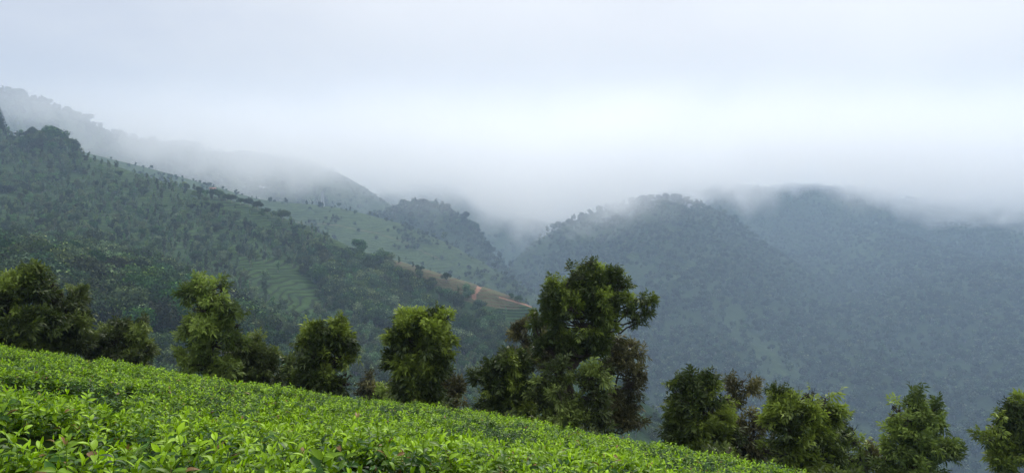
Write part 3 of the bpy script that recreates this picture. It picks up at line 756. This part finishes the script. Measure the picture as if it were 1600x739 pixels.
def tea_scatter(lo, hi, n, seed, smin, smax, pm):
    r_ = np.random.default_rng(seed)
    sel = ((q >= lo) & (q <= hi))
    i0, i1 = np.where(sel)[0][[0, -1]]
    G = TG[i0:i1+1]; pxg = np.broadcast_to(tpx, G.shape[:2])
    ok = (pxg > -230) & (pxg < 1560)
    A = np.linalg.norm(np.cross(G[1:, :-1] - G[:-1, :-1], G[:-1, 1:] - G[:-1, :-1]), axis=-1) * ok[:-1, :-1]
    p_ = (A/A.sum()).ravel(); ii = r_.choice(len(p_), n, p=p_); i, j = np.unravel_index(ii, A.shape); u, v = r_.random((2, n, 1))
    pts_ = (G[i, j]*(1-u) + G[i+1, j]*u)*(1-v) + (G[i, j+1]*(1-u) + G[i+1, j+1]*u)*v
    bsh = fbm(pts_[:, 0]/1.15, pts_[:, 1]/1.0, 201, 3, 0.55) + .6*fbm(pts_[:, 0]/.35, pts_[:, 1]/.35, 431, 2)
    mat_ = r_.random(n) < pm + .55*smooth(.2, -.35, bsh) - .2*smooth(0, .5, bsh)
    pts_[:, 2] += np.where(mat_, -0.055, 0.0) + r_.normal(size=n)*0.042
    # sparse hollows
    hol = fbm(pts_[:, 0]/0.55, pts_[:, 1]/0.5, 311, 3)
    keep = (hol > -0.08) | (r_.random(n) < .12); 
    pts_ = pts_[keep]; mat_ = mat_[keep]; n = len(pts_)
    vig = 0.75 + 0.5*vnoise(pts_[:, 0]/.5, pts_[:, 1]/.5, 33)
    s_ = (smin + (smax - smin)*r_.random(n)) * vig
    print('tea', lo, hi, n, 'area', A.sum())
    return pts_, np.stack([r_.normal(size=n)*.28, r_.normal(size=n)*.28, r_.random(n)*6.283], 1), np.repeat(s_[:, None], 3, 1), np.where(mat_, 10 + r_.integers(0, 5, n), r_.integers(0, 10, n))
parts = [tea_scatter(0.3, 2, 38000, 1, .38, .68, .40), tea_scatter(2, 3, 64000, 2, .45, .85, .38), tea_scatter(3, 4.2, 20000, 3, .6, 1.1, .3)]
scatter_obj('tea_bushes', *[np.concatenate([p_[k] for p_ in parts]) for k in range(4)], SHOOTS, 'dense bright green tea bushes covering the foreground slope', 'tea bushes')

# ------------------------------------------------------------------ foreground trees
LEAF = {
 'green': leaf_mat('tree_leaves', (0.016, 0.028, 0.006), (0.046, 0.074, 0.014), (0.29, 0.38, 0.045), trans=.28, rough=.5),
 'light': leaf_mat('light_tree_leaves', (0.035, 0.055, 0.012), (0.082, 0.130, 0.026), (0.30, 0.40, 0.07), trans=.32, rough=.5),
 'brown': leaf_mat('dull_tree_leaves', (0.036, 0.038, 0.014), (0.090, 0.086, 0.030), (0.19, 0.18, 0.05), trans=.25, rough=.55),
 'olive': leaf_mat('olive_tree_leaves', (0.028, 0.036, 0.012), (0.062, 0.088, 0.022), (0.22, 0.29, 0.055), trans=.28, rough=.5),
}
def sprays(r, C_, D_, size, nl, wd, yfun):
    """feathery sprays: nl narrow leaflets fanned along a short axis D_ from C_"""
    n = len(C_)
    sz = size*(0.65 + .7*r.random(n))
    ax = norm(D_); ref = rand_unit(r, n); s1 = norm(np.cross(ax, ref)); s2 = np.cross(ax, s1)
    Vs = []; rn = []; yg = []
    base_r = r.random(n)**1.5*.7
    young = yfun(C_, D_)
    for k in range(nl):
        t = k/(nl - 1.0); side = 1 if k % 2 else -1
        ang = (1 - t)*1.05*side + r.normal(size=n)*.18; el = r.normal(size=n)*.4
        d = norm(ax*np.cos(ang)[:, None] + s1*np.sin(ang)[:, None] + s2*el[:, None]) 
        d[:, 2] -= 0.12; ln = (sz*(0.75 - .2*t))[:, None]
        o_ = C_ + ax*(sz*t*.75)[:, None]
        nn = norm(np.cross(d, s1*np.cos(ang)[:, None] - ax*np.sin(ang)[:, None] + rand_unit(r, n)*.5)); wv = norm(np.cross(d, nn))*ln*wd
        m_ = o_ + d*ln*.45; tip = o_ + d*ln - np.array([0, 0, 1.0])*ln*.18
        Vs.append(np.stack([o_, m_ - wv, tip, m_ + wv], 1)); rn.append(np.clip(base_r + r.random(n)*.4, 0, 1)); yg.append(young*(0.5 + .5*t))
    V = np.concatenate(Vs).reshape(-1, 3); return V, np.repeat(np.concatenate(rn), 4), np.repeat(np.clip(np.concatenate(yg), 0, 1), 4)

def fg_tree(name, label, cat, base, depth, blobs, kind='green', dens=1.0, size=.20, youth=.38, trunk=None, tr=.09, seed=0, group=None, top=None, twigs=10, wd=.15):
    """base = (px, py) of the trunk foot at that depth; blobs = (px, py, r) crown masses read as directions; each is a real ellipsoid mass in depth"""
    r = np.random.default_rng(seed + 1000)
    b0 = P(base[0], base[1], depth)
    e_ = tag(empty(name, tuple(float(v) for v in b0)), label, cat, group)
    k = depth/F
    M = []
    sp_ = []
    for (bx, by, br) in blobs:                            # small shoots standing out of the masses
        for _ in range(2 if br > 13 else 0):
            a_ = r.uniform(-.15, math.pi + .15); q_ = br*r.uniform(.85, 1.2); sp_.append((bx + math.cos(a_)*q_, by - math.sin(a_)*q_, br*r.uniform(.2, .36)))
    for (bx, by, br) in list(blobs) + sp_:
        br = br*.88
        off = r.normal()*.35*br*k
        M.append((P(bx, by, depth + off), br*k))
        if br > 14:                                       # depth of the crown: masses before and behind
            for s_ in (-1, 1): M.append((P(bx + r.normal()*br*.25, by + br*.12 + r.normal()*br*.15, depth + s_*br*k*(.75 + .3*r.random())), br*k*(.65 + .15*r.random())))
    w_ = Wood()
    # trunk
    if trunk is None:
        cx = np.mean([b_[0] for b_ in blobs]); ty = min(b_[1] for b_ in blobs)
        trunk = [(base[0], base[1]), ((base[0]*2 + cx)/3 + r.normal()*3, base[1]*.6 + ty*.4), (cx, base[1]*.25 + ty*.75)]
    tp = np.array([P(a[0], a[1], depth) for a in trunk]); tt = np.linspace(0, len(tp)-1, 6*len(tp))
    T = np.stack([pchip(np.arange(len(tp)), tp[:, a], tt) for a in range(3)], 1); T[:, 1] += np.cumsum(r.normal(size=len(T)))*.02
    T[:, 0] += np.cumsum(r.normal(size=len(T)))*.012
    foot = T[0] - np.array([0, 0, 1.6]); T = np.vstack([foot, T]); TR = np.linspace(tr, tr*.25, len(T)); TR[0] = tr*1.25
    w_.add(T - b0, TR, 9)
    CC = []; DD = []
    cen = np.mean([m_[0] for m_ in M], 0)
    for (c, rad) in M:
        # limb from the trunk up to the mass
        dz = c[2] - T[:, 2]; cost = np.linalg.norm(T - c, axis=1) + np.where(dz < rad*.3, 50, 0); i = int(np.argmin(cost)) if len(T) else 0
        i = max(2, min(i, len(T)-1)); a = T[i]; mid = (a + c)/2 + np.array([r.normal()*.08, r.normal()*.08, -.12*np.linalg.norm(c-a)])
        rr_ = min(TR[i]*.6, tr*.45)
        lp = np.array([a, mid, c]); lt = np.linspace(0, 2, 8); Lm = np.stack([pchip([0, 1, 2], lp[:, q_], lt) for q_ in range(3)], 1); Lm[1:-1] += r.normal(size=(6, 3))*.025
        w_.add(Lm - b0, np.linspace(rr_*1.2, .016, 8), 6)
        # twigs with sprays along and at the end
        nt_ = int(1.5 * twigs * (rad/.5)**1.3) + 7
        for _ in range(nt_):
            d = rand_unit(r, 1)[0]; d[2] = d[2]*.8 + .25; d /= np.linalg.norm(d)
            ln = rad*(.45 + .95*r.random()**1.3); s0 = Lm[int(r.integers(4, 8))]*.55 + c*.45; e1 = c + d*ln*np.array([1, 1, 1.0])
            m1 = (s0 + e1)/2 + r.normal(size=3)*.05 - np.array([0, 0, .05*ln]); w_.add(np.array([s0, m1, e1]) - b0, [.011, .008, .004], 3)
            nn_ = max(3, int(dens*(ln/.5)**.6*17/ (size/.2)**1.2))
            tq = r.random(nn_)**.33
            pp = s0*((1-tq)**2)[:, None] + m1*(2*tq*(1-tq))[:, None] + e1*(tq**2)[:, None]
            CC.append(pp + r.normal(size=(nn_, 3))*(.035*rad + .045)); DD.append(d*.75 + rand_unit(r, nn_)*.75 + np.array([0, 0, .38]))
    CC = np.concatenate(CC); DD = np.concatenate(DD)
    # ragged outline: thin the crown by a 3-D-ish noise
    nz = fbm((CC[:, 0] + CC[:, 1]*.35)/.5, (CC[:, 2] + CC[:, 1]*.25)/.45, 400 + seed, 3); keep = nz > -.13 - .2*r.random(len(CC)); CC = CC[keep]; DD = DD[keep]
    zr = (CC[:, 2] - CC[:, 2].min())/(np.ptp(CC[:, 2]) + 1e-6)
    # flushes of new growth, with brighter crown tops put into the leaf colour
    def yf(C_, D_):
        f = vnoise(C_[:, 0]/.35 + 7, C_[:, 2]/.35 + C_[:, 1], 55 + seed); return youth*2.7*smooth(.38, .75, f)*(.3 + .7*zr) + youth*.4*r.random(len(C_))
    V, rn, yg = sprays(r, CC, DD, size, 7, wd, yf)
    n = len(V)//4
    mesh_np('crown', V - b0, np.arange(4*n), np.full(n, 4), LEAF[kind], dict(rnd=rn, young=yg), smooth_=False, parent=e_)
    w_.build('trunk', BARK, parent=e_)
    return n
TREES = [
 ('bushy_tree', 'broad dark tree cut by the left edge behind the tea', (10, 575), 20, [(-30,470,48),(18,455,36),(45,435,20),(60,455,24),(10,510,50),(55,505,34),(-50,520,40),(40,540,32)], 'green', dict(youth=.3, tr=.12)),
 ('bushy_tree', 'rounded dark tree just right of the broad tree at the left edge', (95, 585), 21, [(102,478,25),(120,462,13),(82,465,16),(112,508,24),(85,500,26),(92,540,30),(122,535,16)], 'olive', dict(youth=.3)),
 ('low_tree', 'low spreading olive green tree between the rounded tree and the tall slender one', (190, 610), 22, [(180,528,24),(215,522,18),(155,540,20),(190,552,32),(225,545,16),(205,570,28),(150,565,20)], 'olive', dict(dens=.8, youth=.4, tr=.06)),
 ('slender_tree', 'tall slender open tree with visible straight trunk on the left', (328, 625), 20, [(318,452,14),(292,458,10),(345,446,8),(335,470,20),(308,478,18),(358,488,17),(325,505,28),(372,506,10),(300,520,18),(352,528,26),(318,552,28),(295,562,16),(375,535,10),(345,575,22)], 'light', dict(dens=.75, youth=.5, trunk=[(328,625),(330,575),(332,525),(326,480),(320,448)], tr=.07)),
 ('bushy_tree', 'compact dark bush tucked against the slender tree on its right', (398, 640), 21, [(395,548,20),(415,560,15),(375,560,18),(400,580,26),(420,595,14),(372,590,16)], 'olive', dict(youth=.3, tr=.06)),
 ('sparse_shrub', 'thin pale shrub left of the dense upright tree', (455, 640), 23, [(458,575,15),(444,592,14),(468,600,14),(450,612,12)], 'olive', dict(dens=.6, youth=.3, tr=.04)),
 ('dense_tree', 'dense upright dark tree with flat top left of centre', (510, 650), 20, [(490,522,15),(525,520,16),(508,530,18),(542,532,11),(500,555,30),(532,560,22),(478,565,14),(508,595,36),(540,598,16),(480,600,18)], 'green', dict(dens=1.25, youth=.35)),
 ('small_shrub', 'small brownish shrub in the gap left of the twin topped tree', (580, 655), 24, [(578,598,13),(586,615,14),(570,620,11)], 'brown', dict(dens=.9, youth=.5, tr=.035)),
 ('small_shrub', 'small yellowish shrub touching the foot of the twin topped tree', (607, 660), 23, [(605,610,12),(618,622,10),(600,628,11)], 'light', dict(dens=.7, youth=.5, tr=.035)),
 ('dense_tree', 'dense twin topped dark tree at the centre left', (655, 670), 19, [(636,505,18),(650,498,10),(684,502,15),(672,520,20),(625,530,17),(655,540,32),(695,548,17),(635,565,22),(680,575,24),(655,600,36),(630,610,18),(672,625,26)], 'green', dict(dens=1.3, youth=.4)),
 ('sparse_shrub', 'feathery dull shrub at the right foot of the twin topped tree', (702, 672), 21, [(700,600,15),(712,615,12),(692,622,16),(708,635,12)], 'brown', dict(dens=.7, youth=.6, tr=.04)),
 ('bushy_tree', 'green bushy tree at the left side of the big tree', (785, 680), 20, [(768,578,16),(792,572,18),(755,590,13),(780,600,26),(808,600,16),(795,630,26),(765,625,18),(815,575,15),(822,640,20)], 'green', dict(youth=.45, tr=.07)),
 ('dull_tree', 'brownish feathery tree filling the left flank of the big tree', (835, 690), 23, [(822,508,16),(812,528,14),(838,525,18),(850,550,20),(820,560,18),(845,590,28),(820,620,24),(860,630,24)], 'brown', dict(dens=.75, youth=.4, tr=.07)),
 ('big_tree', 'tallest broad crowned tree with dark leaning trunk and side branch', (897, 700), 20,
   [(905,432,17),(925,424,14),(882,446,18),(938,440,17),(918,455,28),(868,470,20),(893,475,28),(968,438,14),(958,462,22),(940,485,30),(905,505,30),(870,500,24),(848,488,9),(835,505,12),(978,462,10),(1000,466,7),(1018,468,8),(988,486,11),(1012,490,7),(1000,503,6),(860,530,20),(888,535,24),(930,522,26),(880,562,14),(918,548,13),(955,512,13),(942,545,16),(845,540,14)],
   'green', dict(dens=.85, youth=.55, trunk=[(897,700),(894,640),(892,590),(903,565),(925,552),(935,520),(925,480),(918,445)], tr=.12, size=.17)),
 ('dull_tree', 'reddish brown feathery tree leaning out at the right of the big tree', (950, 705), 22, [(960,545,16),(985,540,13),(1000,552,10),(975,565,18),(998,580,12),(950,575,16),(985,600,18),(965,625,22),(995,632,12),(945,645,20),(980,655,18),(1003,662,8)], 'brown', dict(dens=.62, youth=.25, tr=.06, trunk=[(945,705),(955,650),(965,600),(970,555)])),
 ('young_tree', 'fresh yellow green young tree in front of the big trunk', (875, 695), 19, [(868,578,14),(850,595,13),(885,590,11),(870,612,20),(845,620,14),(895,625,12),(868,645,22),(855,668,18),(892,655,18),(880,632,16)], 'olive', dict(dens=.55, youth=.8, tr=.05)),
 ('young_tree', 'pale green sapling right of the big trunk', (928, 700), 19, [(938,572,13),(925,590,15),(945,595,11),(930,620,18),(920,650,20),(912,590,12),(915,622,15),(940,665,16)], 'olive', dict(dens=.5, youth=.7, tr=.045)),
 ('dense_tree', 'dense rounded tree with the brown crown rising behind it', (1090, 745), 18, [(1062,605,14),(1085,600,15),(1110,604,15),(1075,625,24),(1108,628,24),(1130,620,10),(1055,645,15),(1090,660,34),(1125,655,20),(1060,680,22),(1100,695,30),(1132,690,16)], 'green', dict(dens=1.1, youth=.4)),
 ('brown_tree', 'thin tree with rusty brown rounded crown leaning right', (1120, 745), 21, [(1143,598,11),(1160,596,13),(1178,602,11),(1150,612,13),(1170,612,9),(1138,628,10),(1150,632,8)], 'brown', dict(dens=1.0, youth=.35, tr=.05, trunk=[(1120,745),(1130,690),(1140,645),(1155,605)])),
 ('dark_shrub', 'dark shrub in the hollow between two dense trees', (1165, 760), 19, [(1150,665,14),(1172,660,14),(1190,662,12),(1165,685,22),(1185,695,20),(1148,700,18),(1170,720,22)], 'brown', dict(dens=1.0, youth=.3, tr=.05)),
 ('dense_tree', 'largest dense tree of the right hand group with spiky top', (1245, 790), 17, [(1215,622,13),(1240,612,13),(1262,618,12),(1290,622,12),(1228,640,22),(1262,640,24),(1292,645,16),(1210,660,15),(1245,675,34),(1285,680,24),(1220,705,24),(1262,720,36),(1300,710,16)], 'green', dict(dens=1.1, youth=.45)),
 ('airy_tree', 'airy light green tree bending away right of the spiky topped tree', (1318, 790), 19, [(1305,662,10),(1318,658,9),(1332,668,9),(1312,685,14),(1338,690,10),(1322,712,16),(1345,715,9),(1330,738,16)], 'light', dict(dens=.7, youth=.55, tr=.045)),
 ('small_shrub', 'small reddish shrub between the airy tree and the conical tree', (1362, 800), 19, [(1360,702,10),(1368,718,13),(1352,728,11)], 'brown', dict(dens=.8, youth=.4, tr=.035)),
 ('conical_tree', 'pale conical tree with three pointed tops', (1425, 800), 18, [(1432,616,7),(1425,630,11),(1440,632,10),(1395,634,6),(1394,648,9),(1466,634,6),(1464,648,9),(1420,655,18),(1450,660,16),(1388,672,12),(1430,690,28),(1400,705,20),(1460,700,18),(1430,730,32),(1478,712,14),(1498,708,8),(1385,735,14)], 'light', dict(dens=.75, youth=.5, tr=.07)),
 ('edge_tree', 'leafy tree cut by the right edge with one low side branch', (1590, 800), 18, [(1582,632,10),(1600,628,12),(1575,655,14),(1600,665,24),(1560,672,9),(1575,695,20),(1538,684,7),(1550,688,7),(1605,710,30),(1565,725,18),(1630,680,30)], 'green', dict(dens=.85, youth=.45, tr=.08)),
]
tot = 0
for k, (nm, lb, bs, dp_, bl, kd, kw) in enumerate(TREES):
    tot += fg_tree(nm, lb, 'shrub' if 'shrub' in nm else 'tree', bs, dp_, bl, kd, seed=k, **kw)
print('foreground leaflets', tot)

# ---- weeds and low scrub where the tea stops
wr = np.random.default_rng(77); WE = []
for k in range(6):
    m_ = 90; base_ = np.stack([wr.normal(size=m_)*.24, wr.normal(size=m_)*.24, wr.uniform(-.75, 0, m_)], 1); base_[:, 2] -= np.hypot(base_[:, 0], base_[:, 1])*.7
    dr = np.stack([base_[:, 0]*1.6, base_[:, 1]*1.6, .35 + wr.random(m_)*.8], 1) + rand_unit(wr, m_)*.3
    V_, rn_, yg_ = sprays(wr, base_, dr, .17, 7, .17, lambda C_, D_: .5*wr.random(len(C_)))
    WE.append(mesh_np('weed_%d' % k, V_, np.arange(len(V_)), np.full(len(V_)//4, 4), LEAF[['olive', 'green', 'light', 'brown', 'green', 'olive'][k]], dict(rnd=rn_, young=yg_), smooth_=False, link=False))
WCOL = proto_collection('weed_kinds', WE)
n = 230; wp = wr.uniform(60, 1500, n); cl = fbm(wp/70, wp*0 + 3, 88, 3); wp = wp[(cl > -.02)]; n = len(wp)
C0 = np.stack([np.interp(wp, tpx, rC[:, a]) for a in range(3)], 1); dd = wr.uniform(.5, 2.6, n)
C0[:, 0] += C0[:, 0]/C0[:, 1]*dd; C0[:, 1] += dd; C0[:, 2] += -.245*dd - .06 + wr.normal(size=n)*.09
scatter_obj('undergrowth', C0, zrot(wr, n), np.repeat((.7 + .8*wr.random(n))[:, None], 3, 1), wr.integers(0, 6, n), WCOL, 'weeds and low scrub along the far edge of the tea', 'undergrowth')

# ------------------------------------------------------------------ low cloud over the hilltops, and the haze
def volbox(name, x0, x1, y0, y1, z0, z1, mat, label, cat):
    V = np.array([[x, y, z] for x in (x0, x1) for y in (y0, y1) for z in (z0, z1)], float)
    Fq = np.array([[0,1,3,2],[4,6,7,5],[0,4,5,1],[2,3,7,6],[0,2,6,4],[1,5,7,3]])
    o = mesh_np(name, V, Fq.ravel(), np.full(6, 4), mat, smooth_=False)
    tag(o, label, cat, kind='stuff'); return o
hm = Mat('haze_air')
pv = hm.n('ShaderNodeVolumePrincipled'); pv.inputs['Color'].default_value = (0.59, 0.78, 1.0, 1); pv.inputs['Density'].default_value = HAZE_DENSITY
pv.inputs['Anisotropy'].default_value = 0.3
hm.l(pv.outputs[0], hm.out.inputs['Volume'])
volbox('haze', -5600, 5600, -3600, 6600, LOWEST, HAZE_TOP, hm.m, 'pale blue haze filling the valley', 'haze')

mm = Mat('mist_vapour')
pos = mm.n('ShaderNodeTexCoord').outputs['Object']
sp = mm.n('ShaderNodeSeparateXYZ'); mm.l(pos, sp.inputs[0])
n1 = mm.noise(0.0036, 6, .6, pos, 1.2); n2 = mm.noise(0.0016, 2, .5, pos)
# height of the cloud base over the land, from west to east
mr = mm.math('DIVIDE', mm.math('ADD', sp.outputs['X'], 1400.0), 3200.0, clamp=True)
BASE = [(-1400, 215), (-1000, 168), (-850, 122), (-720, 66), (-600, 12), (-300, -8), (-120, -14), (60, -56), (200, -42), (300, -4), (560, 8), (880, -14), (960, -66), (1160, -70), (1300, 5), (1800, 10)]
cur = mm.n('ShaderNodeFloatCurve'); cv = cur.mapping.curves[0]; bp_ = [((a + 1400)/3200, (b + 60)/260) for a, b in BASE]
cv.points[0].location = bp_[0]; cv.points[1].location = bp_[-1]
for a in bp_[1:-1]: cv.points.new(*a)
cur.mapping.update(); mm.l(mr, cur.inputs['Value'])
zb = mm.math('SUBTRACT', mm.math('MULTIPLY', cur.outputs[0], 260.0), 60.0)
zb = mm.math('ADD', zb, mm.math('MULTIPLY', mm.math('SUBTRACT', n1, .5), 330.0))
zb = mm.math('ADD', zb, mm.math('MULTIPLY', mm.math('SUBTRACT', mm.noise(0.0085, 4, .6, pos, 1.0), .5), 150.0))
zb = mm.math('SUBTRACT', zb, mm.math('MULTIPLY', mm.math('MAXIMUM', mm.math('SUBTRACT', sp.outputs['Y'], 1600.0), 0.0), 0.05))
dens = mm.math('DIVIDE', mm.math('SUBTRACT', sp.outputs['Z'], zb), 40.0, clamp=True)
dens = mm.math('MULTIPLY', mm.math('POWER', dens, 1.1), mm.math('MULTIPLY', mm.math('POWER', mm.math('MULTIPLY', mm.noise(0.0062, 4, .6, pos, .8), 1.9), 2.0), mm.math('ADD', .35, mm.math('MULTIPLY', n2, 1.3))))
topf = mm.math('DIVIDE', mm.math('SUBTRACT', 200.0, sp.outputs['Z']), 130.0, clamp=True)
frn = mm.math('DIVIDE', mm.math('SUBTRACT', sp.outputs['Y'], 950.0), 280.0, clamp=True)
dens = mm.math('MULTIPLY', mm.math('MULTIPLY', dens, topf), frn)
pv = mm.n('ShaderNodeVolumePrincipled'); pv.inputs['Color'].default_value = (1, 1, 1, 1); pv.inputs['Anisotropy'].default_value = .6
mm.l(mm.math('MULTIPLY', dens, 0.0078), pv.inputs['Density']); mm.l(pv.outputs[0], mm.out.inputs['Volume'])
volbox('low_mist', -2200, 2800, 940, 3600, -130, 240, mm.m, 'white low mist drifting over the hilltops', 'mist')
